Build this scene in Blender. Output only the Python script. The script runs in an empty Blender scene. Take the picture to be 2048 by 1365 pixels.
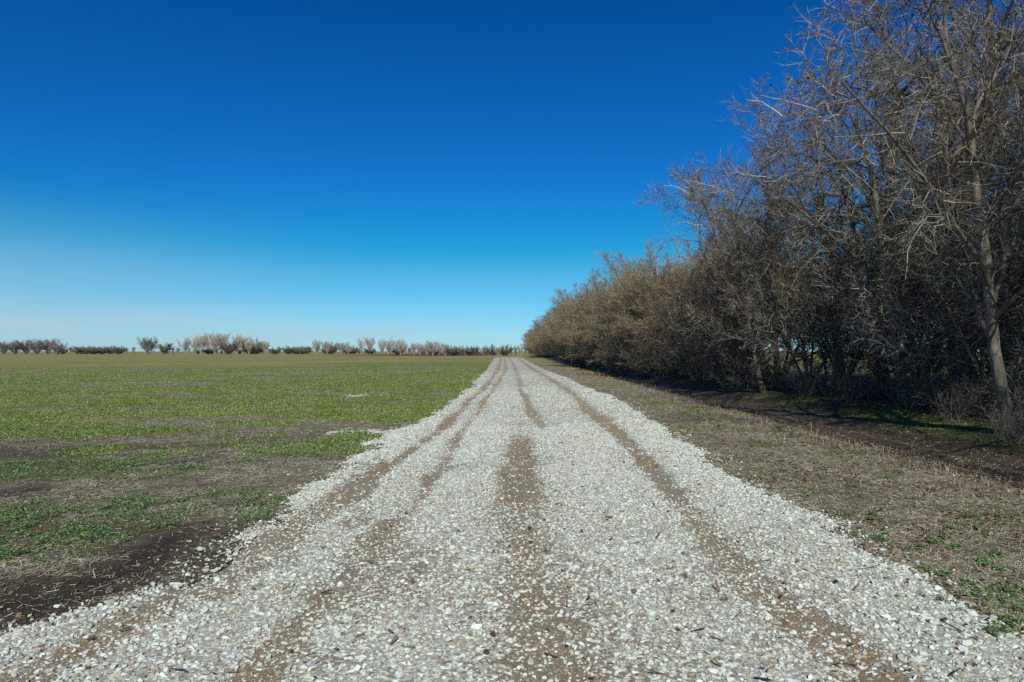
import bpy, math, random
import numpy as np
from mathutils import Vector
R_ = math.radians
rng = np.random.default_rng(7)
random.seed(7)
scene = bpy.context.scene
COL = scene.collection

# ------------------------------------------------------------------ camera, sky, sun, exposure
CAM_H = 1.8
cam_d = bpy.data.cameras.new('camera'); cam = bpy.data.objects.new('camera', cam_d); COL.objects.link(cam)
cam.location = (0, 0, CAM_H); cam.rotation_euler = (R_(90.86), 0, 0)
cam_d.sensor_width = 36; cam_d.lens = 24.0; cam_d.clip_end = 12000; cam_d.clip_start = 0.05
scene.camera = cam
SUN_EL, SUN_AZ = 35.0, 0.0       # the sun stands behind the camera
sun_d = bpy.data.lights.new('sun', 'SUN'); sun_d.energy = 4.6; sun_d.angle = R_(0.5); sun_d.color = (1.0, 0.965, 0.83)
sun = bpy.data.objects.new('sun', sun_d); COL.objects.link(sun)
_d = Vector((-math.sin(R_(SUN_AZ)) * math.cos(R_(SUN_EL)), math.cos(R_(SUN_AZ)) * math.cos(R_(SUN_EL)), -math.sin(R_(SUN_EL))))
sun.rotation_euler = _d.to_track_quat('-Z', 'Y').to_euler()
W = bpy.data.worlds.new('World'); scene.world = W; W.use_nodes = True
def build_world():
    nt = W.node_tree; N = nt.nodes; L = nt.links
    bg = N['Background']; bg.inputs['Strength'].default_value = 0.104
    sky = N.new('ShaderNodeTexSky'); sky.sky_type = 'NISHITA'; sky.sun_disc = False
    sky.sun_elevation = R_(SUN_EL); sky.sun_rotation = R_(180 - SUN_AZ)
    sky.air_density = 1.0; sky.dust_density = 0.25; sky.ozone_density = 3.0; sky.altitude = 300
    tc = N.new('ShaderNodeTexCoord'); sep = N.new('ShaderNodeSeparateXYZ'); L.new(tc.outputs['Generated'], sep.inputs[0])
    # deeper, more saturated winter blue towards the zenith
    ramp = N.new('ShaderNodeValToRGB'); L.new(sep.outputs['Z'], ramp.inputs[0])
    e = ramp.color_ramp.elements
    e[0].position = 0.0; e[0].color = SKY_TINT[0][1]
    e[1].position = SKY_TINT[-1][0]; e[1].color = SKY_TINT[-1][1]
    for p, c in SKY_TINT[1:-1]:
        k = e.new(p); k.color = c
    mul = N.new('ShaderNodeMix'); mul.data_type = 'RGBA'; mul.blend_type = 'MULTIPLY'; mul.inputs[0].default_value = 1
    L.new(sky.outputs[0], mul.inputs['A']); L.new(ramp.outputs[0], mul.inputs['B'])
    # thin high cloud low on the horizon and a paler veil to the left
    mp = N.new('ShaderNodeMapping'); mp.inputs['Scale'].default_value = (3.0, 3.0, 30.0); L.new(tc.outputs['Generated'], mp.inputs[0])
    nz = N.new('ShaderNodeTexNoise'); nz.inputs['Scale'].default_value = 1.6; nz.inputs['Detail'].default_value = 7; nz.inputs['Roughness'].default_value = .62
    L.new(mp.outputs[0], nz.inputs['Vector'])
    cr = N.new('ShaderNodeMapRange'); cr.inputs['From Min'].default_value = .33; cr.inputs['From Max'].default_value = .60; L.new(nz.outputs[0], cr.inputs[0])
    band = N.new('ShaderNodeValToRGB'); L.new(sep.outputs['Z'], band.inputs[0])
    be = band.color_ramp.elements
    be[0].position = .0; be[0].color = (.6,) * 3 + (1,); be[1].position = .075; be[1].color = (0, 0, 0, 1)
    k = be.new(.032); k.color = (1.,) * 3 + (1,); k = be.new(.045); k.color = (.45,) * 3 + (1,)
    side = N.new('ShaderNodeMapRange'); side.inputs['From Min'].default_value = .12; side.inputs['From Max'].default_value = -.32; L.new(sep.outputs['X'], side.inputs[0])
    m1 = N.new('ShaderNodeMath'); m1.operation = 'MULTIPLY'; L.new(cr.outputs[0], m1.inputs[0]); L.new(band.outputs[0], m1.inputs[1])
    m2 = N.new('ShaderNodeMath'); m2.operation = 'MULTIPLY'; L.new(m1.outputs[0], m2.inputs[0]); L.new(side.outputs[0], m2.inputs[1])
    veilz = N.new('ShaderNodeMapRange'); veilz.interpolation_type = 'SMOOTHSTEP'
    veilz.inputs['From Min'].default_value = .21; veilz.inputs['From Max'].default_value = .03; L.new(sep.outputs['Z'], veilz.inputs[0])
    vs = N.new('ShaderNodeMapRange'); vs.interpolation_type = 'SMOOTHSTEP'; vs.inputs['From Min'].default_value = -.15; vs.inputs['From Max'].default_value = -.75; vs.inputs['To Max'].default_value = .42; L.new(sep.outputs['X'], vs.inputs[0])
    m3 = N.new('ShaderNodeMath'); m3.operation = 'MULTIPLY'; L.new(veilz.outputs[0], m3.inputs[0]); L.new(vs.outputs[0], m3.inputs[1])
    ad = N.new('ShaderNodeMath'); ad.operation = 'ADD'; ad.use_clamp = True; L.new(m2.outputs[0], ad.inputs[0]); L.new(m3.outputs[0], ad.inputs[1])
    mx = N.new('ShaderNodeMix'); mx.data_type = 'RGBA'; L.new(ad.outputs[0], mx.inputs[0]); L.new(mul.outputs['Result'], mx.inputs['A'])
    mx.inputs['B'].default_value = CLOUD_COL
    L.new(mx.outputs['Result'], bg.inputs['Color'])
SKY_TINT = [(0.0, (.42, .78, 1.15, 1)), (.046, (.30, .68, .99, 1)), (.104, (.18, .635, .86, 1)), (.147, (.055, .58, .83, 1)), (.182, (.040, .52, .86, 1)), (.237, (.035, .47, .94, 1)), (.283, (.030, .435, .90, 1)), (.361, (.02, .41, .87, 1)), (.458, (.012, .36, .82, 1)), (1.0, (.012, .33, .80, 1))]
CLOUD_COL = (4.0, 5.7, 6.7, 1)
build_world()
scene.view_settings.view_transform = 'Standard'; scene.view_settings.look = 'None'
scene.view_settings.exposure = 0.0; scene.view_settings.gamma = 1.0
scene.render.engine = 'CYCLES'
scene.cycles.max_bounces = 6; scene.cycles.diffuse_bounces = 3; scene.cycles.glossy_bounces = 2
scene.cycles.use_denoising = False

# ------------------------------------------------------------------ numpy helpers
def ss(a, b, x):
    t = np.clip((np.asarray(x, float) - a) / (b - a), 0, 1); return t * t * (3 - 2 * t)
def vnoise(x, y, seed=0):
    xi = np.floor(x).astype(np.int64); yi = np.floor(y).astype(np.int64); fx = x - xi; fy = y - yi
    fx = fx * fx * (3 - 2 * fx); fy = fy * fy * (3 - 2 * fy)
    def h(a, b):
        n = (a * 374761393 + b * 668265263 + seed * 1442695041) & 0xFFFFFFFF
        n = ((n ^ (n >> 13)) * 1274126177) & 0xFFFFFFFF
        n = ((n ^ (n >> 16)) * 2246822519) & 0xFFFFFFFF
        return ((n ^ (n >> 15)) & 0xFFFFFF) / float(0xFFFFFF)
    return (h(xi, yi) * (1 - fx) + h(xi + 1, yi) * fx) * (1 - fy) + (h(xi, yi + 1) * (1 - fx) + h(xi + 1, yi + 1) * fx) * fy
def fbm(x, y, seed=0, octv=4, rough=.5):
    s = 0; a = 1; t = 0
    for o in range(octv):
        s = s + a * vnoise(x * 2 ** o + 17.3 * o, y * 2 ** o - 9.1 * o, seed + o); t += a; a *= rough
    return s / t
def norm(v):
    return v / np.maximum(np.linalg.norm(v, axis=-1, keepdims=True), 1e-9)

def make_mesh(name, V, F, mats, midx=None, smooth=False, attrs=None):
    """F: int array (n,3) or (n,4), or a list of such arrays."""
    me = bpy.data.meshes.new(name)
    Fs = F if isinstance(F, list) else [F]
    V = np.ascontiguousarray(V, np.float32).reshape(-1, 3)
    loops = np.concatenate([f.ravel() for f in Fs]).astype(np.int32)
    sizes = np.concatenate([np.full(len(f), f.shape[1]) for f in Fs]).astype(np.int32)
    starts = np.concatenate([[0], np.cumsum(sizes)[:-1]]).astype(np.int32)
    me.vertices.add(len(V)); me.vertices.foreach_set('co', V.ravel())
    me.loops.add(len(loops)); me.loops.foreach_set('vertex_index', loops)
    me.polygons.add(len(sizes)); me.polygons.foreach_set('loop_start', starts); me.polygons.foreach_set('loop_total', sizes)
    me.polygons.foreach_set('use_smooth', np.full(len(sizes), bool(smooth)))
    if midx is not None: me.polygons.foreach_set('material_index', np.asarray(midx, np.int32))
    for m in (mats if isinstance(mats, (list, tuple)) else [mats]): me.materials.append(m)
    for k, a in (attrs or {}).items():
        at = me.attributes.new(k, 'FLOAT_COLOR', 'POINT'); at.data.foreach_set('color', np.ascontiguousarray(a, np.float32).ravel())
    me.update(calc_edges=True)
    return me
def link(name, me, parent=None, loc=None, rz=0, **props):
    o = bpy.data.objects.new(name, me); COL.objects.link(o)
    if parent is not None: o.parent = parent
    if loc is not None: o.location = loc
    o.rotation_euler = (0, 0, rz)
    for k, v in props.items():
        if v: o[k] = v
    return o

# ------------------------------------------------------------------ the lie of the land
EDGE_L = np.array([(-30, -3.2), (0, -3.3), (3.9, -3.3), (4.4, -3.1), (4.8, -2.9), (5.4, -2.68), (6.2, -2.6), (8, -2.6), (12.9, -2.6), (14.7, -2.7), (17, -2.3), (19.8, -2.1), (24.8, -2.1), (33.7, -2.0), (45, -2.2), (75, -2.7), (141, -3.6), (200, -6)])
EDGE_R = np.array([(-30, 3.1), (0, 3.1), (4.1, 3.1), (4.5, 3.08), (5.5, 3.33), (6.0, 3.15), (7.1, 3.4), (8.8, 3.2), (11, 3.2), (13.5, 3.42), (17.5, 3.57), (24, 3.86), (31.5, 3.75), (53, 3.5), (80, 3.0), (125, 2.2), (141, 2.0), (200, 0)])
def edge(tab, y): return np.interp(y, tab[:, 0], tab[:, 1])
def road_in(x, y):
    """signed distance inside the gravel, positive inside"""
    w = .35 * (fbm(x * 1.3, y * .9, 31, 3) - .5) * 2 + .22 * (vnoise(x * 5, y * 4, 35) - .5)
    fl = x - edge(EDGE_L, y) + w; fr = edge(EDGE_R, y) - x + w
    d = np.minimum(fl, fr)
    # a thin tongue of spilt gravel on the left and a pale stone patch in the field
    tx = np.clip((x + 3.9) / 1.7, 0, 1)
    tongue = .0 + .1 * tx - np.abs(y - (15.0 + .9 * tx + .25 * np.sin(x * 3))) * .45 + (vnoise(x * 4, y * 4, 3) - .5) * .35
    tongue = np.where((x > -4.1) & (x < -2.0), tongue, -1)
    d = np.maximum(d, tongue)
    spot = .10 - np.hypot((x + 6.25) * .5, (y - 27.6) * .3) + (vnoise(x * 3, y * 3, 5) - .5) * .3
    d = np.maximum(d, np.where(np.hypot(x + 6.25, y - 27.6) < 3, spot, -1))
    return np.where(y > 143, -1, d)
RUTS = [  # (points (y, x), half width, strength, span)
    (np.array([(0, -2.9), (3.9, -2.62), (5.75, -2.28), (6.9, -2.1), (9.2, -1.86), (14.7, -1.62), (22, -1.5), (36, -1.3), (60, -1.3), (141, -2.2)]), .17, .95, (-12, 141)),
    (np.array([(0, -1.55), (4.5, -1.35), (8.3, -1.13), (9.7, -1.1), (19, -1.03), (31, -.87), (45, -.7), (70, -.6), (141, -1.6)]), .15, .85, (-12, 141)),
    (np.array([(0, .2), (4.1, .15), (5.5, .1), (8.3, .1), (12.5, .16), (15, .2), (20, .2)]), .27, .92, (-10, 19)),
    (np.array([(12, .8), (14.7, .7), (21, .56), (28, .43), (45, .4), (80, .3), (141, -.8)]), .17, .85, (12.5, 141)),
    (np.array([(0, 2.1), (4.5, 1.9), (5.26, 1.84), (6.5, 1.88), (8.3, 1.98), (11.3, 2.18), (17.9, 2.3), (28, 2.55), (43, 2.45), (66, 2.1), (141, .9)]), .19, .98, (-12, 141)),
]
def ruts(x, y):
    m = np.zeros_like(x)
    for k, (p, w, s, (a, b)) in enumerate(RUTS):
        c = np.interp(y, p[:, 0], p[:, 1]) + .07 * (fbm(y * .2, y * 0 + k * 9, 41, 2) - .5) * 2
        ww = w * (.75 + .5 * vnoise(y * .3 + k * 5, y * 0, 43)) * (1 + .25 * ss(12, 40, y))
        cont = (.45 + .9 * fbm(y * .16 + k * 7, x * .6, 47, 3)) * (.72 + .45 * fbm(x * 4, y * 1.1, 49, 2)) * (1 - .22 * ss(14, 50, y))
        g = np.exp(-((x - c) / ww) ** 2) * np.clip(s * cont, 0, 1) * ss(a, a + 8, y) * (1 - ss(b - 9, b, y))
        m = np.maximum(m, g)
    return m
def macro(x, y):
    near = 1 - ss(30, 90, np.abs(x - 0))
    z = .45 * ss(60, 141, y) - .95 * ss(141, 178, y) + .5 * ss(190, 300, y)
    z = z * near
    z = z - 1.1 * ss(250, 420, y) * ss(-120, -20, x)      # the far field falls a little to the right
    z = z + .30 * ss(8.3, 9.6, x) * (1 - ss(26, 60, x)) - .12 * np.exp(-((x - 7.6) / .75) ** 2)
    return z
def height(x, y):
    x = np.asarray(x, float); y = np.asarray(y, float)
    d = np.hypot(x, y)
    z = macro(x, y)
    fade = 1 - ss(60, 160, d)
    z = z + fade * (.05 * (fbm(x * .5, y * .5, 11, 3) - .5) + .03 * (fbm(x * 2.5, y * 2.5, 13, 3) - .5))
    rm = ss(-.25, .35, np.minimum(x - edge(EDGE_L, y), edge(EDGE_R, y) - x)) * (y < 150)
    z = z + .06 * rm - .05 * ruts(x, y) * rm
    # wheel marks and clods on the earth track under the trees, old wheel mark in the field
    z = z + fade * .05 * np.sin((x - 7.0) * 9 + 2 * vnoise(y * .2, x * 0, 5)) * np.exp(-((x - 7.6) / .8) ** 2)
    z = z - .025 * old_track(x, y)
    return z
def old_track(x, y):
    """bare dark band an old wheel left in the field"""
    c = 8.6 + (x + 6.3) * 2.9
    a = .9 * np.exp(-((y - c) / 1.5) ** 2) * ss(.30, .62, fbm(x * .9, y * .9, 161, 3)) * ss(-9, -6.2, x) * (1 - ss(-5.0, -3.7, x))
    b = np.exp(-((y - 4.95 - .15 * (x + 3.4)) / .40) ** 2) * (1 - ss(-3.0, -2.6, x))
    c2 = np.exp(-((x + 2.95 + .05 * y) / .28) ** 2) * ss(4.6, 5.2, y) * (1 - ss(6.4, 7.6, y))
    b = b * ss(.22, .55, fbm(x * 1.4, y * 1.4, 163, 3))
    return np.clip(np.maximum(np.maximum(a, b), c2), 0, 1)

# ------------------------------------------------------------------ what grows where
def green_mask(x, y):
    xs = x + 3 * (vnoise(x * .1, y * .1, 61) - .5); ysr = y - .22 * x
    st = fbm(xs * .10, ysr * .45, 63, 4)               # long streaks across the field
    pt = fbm(x * .9, y * .9, 67, 4)
    d = np.maximum(y, 0)
    bias = np.interp(d, [0, 4, 7, 10.5, 13, 18, 40, 55, 75, 130, 300, 900], [-.5, -.3, .0, .05, .24, .36, .34, .26, .14, .0, .03, .05])
    bias = bias + .16 * ss(-45, -10, x) * ss(40, 55, d) * (1 - ss(80, 120, d))
    patch = np.exp(-(((x + 4.3) / 1.9) ** 2 + ((y - 6.8) / 1.15) ** 2)) + .8 * np.exp(-(((x + 6.6) / 1.6) ** 2 + ((y - 8.0) / .8) ** 2)) + .6 * np.exp(-(((x + 3.4) / .8) ** 2 + ((y - 8.6) / 1.0) ** 2)) + .5 * np.exp(-(((x + 5.2) / 1.2) ** 2 + ((y - 10.6) / .9) ** 2))
    g = (st - .5) * 1.5 + (pt - .5) * (.9 + .9 * patch) + bias + .55 * patch + .42
    g = g - 1.1 * old_track(x, y)
    g = ss(.42, .72, g)
    right = ss(.54, .70, fbm(x * .8, y * .8, 71, 3)) * (1 - ss(6.0, 6.9, x)) * .75 * (1 - ss(20, 60, y))
    bank = ss(.40, .62, fbm(x * .45, y * .3, 73, 4)) * ss(8.3, 9.0, x) * (1 - ss(11, 13.5, x)) * .52
    beyond = ss(.35, .6, fbm(x * .08, y * .08, 79, 4)) * ss(22, 28, x)
    return np.where(x > 0, np.maximum(np.maximum(right, bank), beyond), g)
def straw_mask(x, y):
    ysr = y - .22 * x
    s = fbm(x * .25, ysr * .9, 83, 4)
    v = ss(.3, .62, s) * (1 - .95 * old_track(x, y))
    v = np.maximum(v, .85 * ss(11, 17, y) * (x < 0) * (1 - .9 * old_track(x, y)))
    v = np.where((x > 0), .72 + .28 * v, v)
    v = v * (1 - .8 * ss(6.6, 7.0, x) * (1 - ss(20, 24, x)))
    return np.clip(v, 0, 1)
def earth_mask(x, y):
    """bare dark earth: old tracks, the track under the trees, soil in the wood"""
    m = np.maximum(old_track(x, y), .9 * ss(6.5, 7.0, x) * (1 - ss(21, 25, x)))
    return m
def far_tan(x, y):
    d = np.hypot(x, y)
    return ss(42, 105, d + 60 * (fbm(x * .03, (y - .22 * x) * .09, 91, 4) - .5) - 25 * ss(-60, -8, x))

# ------------------------------------------------------------------ materials
class NT:
    def __init__(s, name, rough=.9, spec=.2):
        s.m = bpy.data.materials.new(name); s.m.use_nodes = True; s.t = s.m.node_tree
        s.b = s.t.nodes['Principled BSDF']; s.b.inputs['Roughness'].default_value = rough
        s.b.inputs['Specular IOR Level'].default_value = spec
    def n(s, typ, **kw):
        n = s.t.nodes.new('ShaderNode' + typ)
        for k, v in kw.items(): setattr(n, k, v)
        return n
    def l(s, a, b): s.t.links.new(a, b)
    def pos(s, scale=(1, 1, 1), rot=(0, 0, 0)):
        g = s.n('NewGeometry'); m = s.n('Mapping'); m.inputs['Scale'].default_value = scale; m.inputs['Rotation'].default_value = rot
        s.l(g.outputs['Position'], m.inputs[0]); return m.outputs[0]
    def objpos(s, scale=(1, 1, 1)):
        g = s.n('TexCoord'); m = s.n('Mapping'); m.inputs['Scale'].default_value = scale
        s.l(g.outputs['Object'], m.inputs[0]); return m.outputs[0]
    def noise(s, vec, scale, detail=4, rough=.6):
        n = s.n('TexNoise'); n.inputs['Scale'].default_value = scale; n.inputs['Detail'].default_value = detail; n.inputs['Roughness'].default_value = rough
        s.l(vec, n.inputs['Vector']); return n.outputs[0]
    def rng(s, v, a, b, c=0., d=1.):
        n = s.n('MapRange'); s.l(v, n.inputs[0])
        for i, q in enumerate((a, b, c, d)): n.inputs[i + 1].default_value = q
        return n.outputs[0]
    def math(s, op, a, b=None, clamp=False):
        n = s.n('Math', operation=op, use_clamp=clamp)
        for i, q in enumerate((a, b)):
            if q is None: continue
            if isinstance(q, (int, float)): n.inputs[i].default_value = q
            else: s.l(q, n.inputs[i])
        return n.outputs[0]
    def mix(s, f, a, b, blend='MIX'):
        n = s.n('Mix', data_type='RGBA', blend_type=blend)
        for q, k in ((f, 0), (a, 'A'), (b, 'B')):
            i = n.inputs[k]
            if isinstance(q, (int, float)): i.default_value = q
            elif isinstance(q, tuple): i.default_value = q if len(q) == 4 else q + (1,)
            else: s.l(q, i)
        return n.outputs['Result']
    def ramp(s, v, stops):
        n = s.n('ValToRGB'); s.l(v, n.inputs[0]); e = n.color_ramp.elements
        e[0].position, e[0].color = stops[0][0], stops[0][1] + (1,); e[1].position, e[1].color = stops[-1][0], stops[-1][1] + (1,)
        for p, c in stops[1:-1]:
            k = e.new(p); k.color = c + (1,)
        return n.outputs[0]
    def bump(s, h, strength, dist=.02):
        n = s.n('Bump'); n.inputs['Strength'].default_value = strength; n.inputs['Distance'].default_value = dist
        s.l(h, n.inputs['Height']); s.l(n.outputs[0], s.b.inputs['Normal'])
    def out(s, c): s.l(c, s.b.inputs['Base Color']); return s.m

def mat_ground():
    s = NT('field_soil', .95, .1)
    at = s.n('Attribute', attribute_name='cover'); sp = s.n('SeparateColor'); s.l(at.outputs['Color'], sp.inputs[0])
    green, straw, earth, tan = sp.outputs[0], sp.outputs[1], sp.outputs[2], at.outputs['Alpha']
    p = s.pos()
    n_big = s.noise(p, .6, 5); n_mid = s.noise(p, 5, 5, .7); n_fine = s.noise(p, 42, 5, .75)
    n_streak = s.noise(s.pos((1, 4.5, 1), (0, 0, -.22)), .5, 6, .7)
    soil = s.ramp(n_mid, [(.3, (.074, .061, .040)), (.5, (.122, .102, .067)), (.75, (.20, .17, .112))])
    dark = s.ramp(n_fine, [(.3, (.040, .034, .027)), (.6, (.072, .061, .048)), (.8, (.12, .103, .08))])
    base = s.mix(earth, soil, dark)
    # dead straw lying about: fine, stretched strands in two directions
    st1 = s.noise(s.pos((26, 110, 1), (0, 0, .5)), 1, 3, .7); st2 = s.noise(s.pos((105, 30, 1), (0, 0, .3)), 1, 3, .7)
    st = s.math('MAXIMUM', st1, st2)
    thr = s.math('ADD', s.rng(st, .46, .60), s.math('SUBTRACT', s.rng(n_mid, .3, .7), .42))
    f = s.math('MULTIPLY', s.math('MULTIPLY', thr, straw, True), .95, True)
    strawc = s.ramp(n_fine, [(.3, (.235, .20, .122)), (.55, (.39, .345, .23)), (.8, (.58, .535, .40))])
    c = s.mix(f, base, strawc)
    # green cover
    gn = s.math('ADD', s.math('MULTIPLY', n_fine, .9), s.math('MULTIPLY', n_mid, .5))
    gf = s.rng(s.math('ADD', gn, s.math('MULTIPLY', green, .75)), .98, 1.18)
    gc = s.ramp(s.noise(p, 1.7, 6, .75), [(.3, (.080, .13, .016)), (.5, (.135, .20, .027)), (.72, (.22, .255, .055))])
    g0 = s.n('NewGeometry'); xyz0 = s.n('SeparateXYZ'); s.l(g0.outputs['Position'], xyz0.inputs[0])
    gf = s.math('MULTIPLY', gf, s.rng(xyz0.outputs['Y'], 7, 17, .3, 1))
    c = s.mix(s.math('MULTIPLY', gf, s.rng(green, 0, .12), True), c, gc)
    # the thinner, drier sowing far out
    ns2 = s.noise(s.pos((.035, .22, 1), (0, 0, -.22)), 1, 5, .65)
    n_streak = s.math('ADD', s.math('MULTIPLY', n_streak, .4), s.math('MULTIPLY', ns2, .6))
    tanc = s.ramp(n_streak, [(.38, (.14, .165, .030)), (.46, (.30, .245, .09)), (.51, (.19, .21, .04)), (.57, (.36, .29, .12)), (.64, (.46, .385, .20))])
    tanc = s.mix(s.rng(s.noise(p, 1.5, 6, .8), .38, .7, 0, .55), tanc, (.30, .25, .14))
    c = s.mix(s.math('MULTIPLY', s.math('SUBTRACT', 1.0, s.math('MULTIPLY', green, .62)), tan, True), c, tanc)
    # ploughed strip at the far edge of the field
    g = s.n('NewGeometry'); xyz = s.n('SeparateXYZ'); s.l(g.outputs['Position'], xyz.inputs[0])
    pl = s.math('MULTIPLY', s.rng(xyz.outputs['Y'], 300, 310), s.math('MULTIPLY', s.rng(xyz.outputs['X'], -95, -75), s.rng(xyz.outputs['X'], -15, -22), True), True)
    c = s.mix(pl, c, (.11, .060, .035))
    h = s.math('ADD', s.math('MULTIPLY', n_fine, .7), s.math('MULTIPLY', n_mid, .9)); s.bump(h, 1.0, .055)
    return s.out(c)
def mat_road():
    s = NT('packed_limestone_road', .95, .15)
    at = s.n('Attribute', attribute_name='cover'); sp = s.n('SeparateColor'); s.l(at.outputs['Color'], sp.inputs[0])
    stone, mud = sp.outputs[0], sp.outputs[1]
    p = s.pos()
    n_mid = s.noise(p, 4, 5, .7); n_fine = s.noise(p, 55, 5, .75); n_t = s.noise(p, .8, 4)
    mudc = s.ramp(n_t, [(.38, (.205, .178, .110)), (.5, (.205, .170, .100)), (.60, (.22, .145, .072))])
    mudc = s.mix(s.rng(n_fine, .45, .75), mudc, (.27, .225, .165))
    v = s.n('TexVoronoi'); v.inputs['Scale'].default_value = 36; s.l(p, v.inputs['Vector'])
    v2 = s.n('TexVoronoi'); v2.inputs['Scale'].default_value = 85; s.l(p, v2.inputs['Vector'])
    sepc = s.n('SeparateColor'); s.l(v.outputs['Color'], sepc.inputs[0])
    stc = s.ramp(sepc.outputs[0], [(.0, (.34, .33, .26)), (.4, (.48, .505, .455)), (.8, (.60, .64, .60)), (1., (.49, .46, .36))])
    stc = s.mix(s.rng(v.outputs['Distance'], .55, .8), stc, (.27, .235, .165))
    sep2 = s.n('SeparateColor'); s.l(v2.outputs['Color'], sep2.inputs[0])
    small = s.math('GREATER_THAN', s.math('MULTIPLY', sep2.outputs[0], s.rng(v2.outputs['Distance'], .6, .3)), .55)
    far = s.n('NewGeometry'); xf = s.n('SeparateXYZ'); s.l(far.outputs['Position'], xf.inputs[0])
    mudc = s.mix(s.rng(xf.outputs['Y'], 9, 22, 0, .8), mudc, s.mix(s.rng(xf.outputs['X'], -.4, .6), (.32, .235, .135), (.32, .265, .165)))
    mudc = s.mix(small, mudc, (.50, .46, .40))
    k = s.math('ADD', s.math('MULTIPLY', s.math('SUBTRACT', sepc.outputs[1], .5), .75), s.math('MULTIPLY', s.math('SUBTRACT', n_mid, .5), 1.3))
    g = s.n('NewGeometry'); xyz = s.n('SeparateXYZ'); s.l(g.outputs['Position'], xyz.inputs[0])
    f = s.math('MULTIPLY', s.rng(s.math('ADD', stone, k), .30, .58), s.rng(xyz.outputs['Y'], 4, 16, .8, 1))
    c = s.mix(f, mudc, stc)
    h = s.math('ADD', s.math('MULTIPLY', s.rng(v.outputs['Distance'], .7, .0), f), s.math('MULTIPLY', n_fine, .3)); s.bump(h, .45, .010)
    return s.out(c)
def mat_stone():
    s = NT('limestone', .85, .25)
    g = s.n('NewGeometry'); p = s.objpos()
    c = s.ramp(g.outputs['Random Per Island'], [(0., (.19, .165, .115)), (.12, (.36, .35, .28)), (.36, (.51, .555, .51)), (.8, (.63, .69, .655)), (.90, (.55, .53, .43)), (1., (.34, .27, .20))])
    dust = s.rng(s.noise(p, 60, 4, .7), .5, .8, 0, .35)
    c = s.mix(dust, c, (.36, .31, .225))
    s.bump(s.noise(p, 120, 3), .4, .004)
    return s.out(c)
def mat_rand(name, stops, rough=.8, spec=.2, noise_scale=None, transl=None):
    s = NT(name, rough, spec); g = s.n('NewGeometry')
    c = s.ramp(g.outputs['Random Per Island'], stops)
    if noise_scale:
        c = s.mix(s.rng(s.noise(s.objpos(), noise_scale, 3), .35, .7, 0, .5), c, tuple(x * .55 for x in stops[0][1]))
    return s.out(c)
def mat_bark(name, dark, mid, light, sc=6., b=.8):
    s = NT(name, .9, .1); p = s.objpos((1, 1, .25))
    n1 = s.noise(p, sc, 6, .7); n2 = s.noise(s.objpos(), sc * .25, 3)
    c = s.ramp(n1, [(.3, dark), (.5, mid), (.72, light)])
    c = s.mix(s.rng(n2, .4, .7, 0, .45), c, mid)
    oi = s.n('ObjectInfo'); c = s.mix(.55, c, s.mix(oi.outputs['Random'], (.72, .66, .60), (1.0, 1.0, 1.0)), 'MULTIPLY')
    s.bump(n1, b, .03)
    return s.out(c)
def mat_twig(name, stops):
    s = NT(name, .85, .15); g = s.n('NewGeometry')
    c = s.ramp(g.outputs['Random Per Island'], stops)
    n = s.noise(s.objpos(), .35, 3)
    c = s.mix(s.rng(n, .4, .62), c, s.mix(1.0, c, (.78, .66, .52), 'MULTIPLY'))
    return s.out(c)
M = {}
M['ground'] = mat_ground(); M['road'] = mat_road(); M['stone'] = mat_stone()
M['bark'] = mat_bark('grey_bark', (.058, .052, .043), (.135, .125, .106), (.29, .28, .25))
M['twig_far'] = mat_twig('far_grey_twigs', [(0, (.16, .15, .135)), (.5, (.28, .27, .25)), (1, (.43, .43, .41))])
M['palebark'] = mat_bark('pale_bark', (.20, .18, .15), (.34, .31, .26), (.48, .45, .40))
M['darkbark'] = mat_bark('dark_furrowed_bark', (.035, .028, .022), (.075, .062, .05), (.15, .13, .105), 9)
M['twig'] = mat_twig('grey_twigs', [(0, (.060, .053, .042)), (.45, (.135, .124, .102)), (.8, (.285, .275, .24)), (1, (.46, .45, .405))])
M['twig_tan'] = mat_twig('tan_twigs', [(0, (.115, .096, .060)), (.45, (.245, .210, .135)), (.8, (.38, .34, .235)), (1, (.50, .46, .345))])
M['twig_pale'] = mat_twig('pale_twigs', [(0, (.42, .40, .36)), (.5, (.58, .555, .505)), (1, (.70, .67, .62))])
M['twig_dark'] = mat_twig('dark_twigs', [(0, (.055, .045, .040)), (.5, (.11, .092, .08)), (1, (.20, .17, .145))])
M['deadleaf'] = mat_rand('dead_leaves', [(0, (.075, .040, .022)), (.5, (.14, .078, .038)), (.85, (.22, .135, .065)), (1, (.35, .22, .08))])
M['litter'] = mat_rand('leaf_litter', [(0, (.045, .028, .020)), (.5, (.10, .060, .038)), (.85, (.20, .13, .075)), (1, (.30, .20, .10))])
M['straw'] = mat_rand('straw', [(0, (.12, .095, .055)), (.35, (.30, .265, .17)), (.75, (.53, .50, .365)), (1, (.68, .65, .51))])
M['green'] = mat_rand('clover_green', [(0, (.060, .110, .032)), (.5, (.105, .185, .055)), (.85, (.16, .26, .085)), (1, (.23, .31, .12))], .55, .3)
M['field_green'] = mat_rand('sprout_green', [(0, (.080, .14, .016)), (.45, (.130, .215, .024)), (.76, (.19, .26, .045)), (.86, (.30, .27, .12)), (1, (.46, .40, .24))], .6, .25)
M['stalk'] = mat_rand('dry_stalk', [(0, (.10, .075, .05)), (.5, (.22, .175, .125)), (.85, (.36, .30, .23)), (1, (.5, .44, .35))])
M['yellow'] = mat_rand('yellow_leaves', [(0, (.24, .15, .04)), (.6, (.46, .32, .07)), (1, (.6, .45, .14))])
M['clod'] = mat_rand('earth_clods', [(0, (.035, .028, .023)), (.6, (.07, .055, .044)), (1, (.12, .095, .075))])

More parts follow.
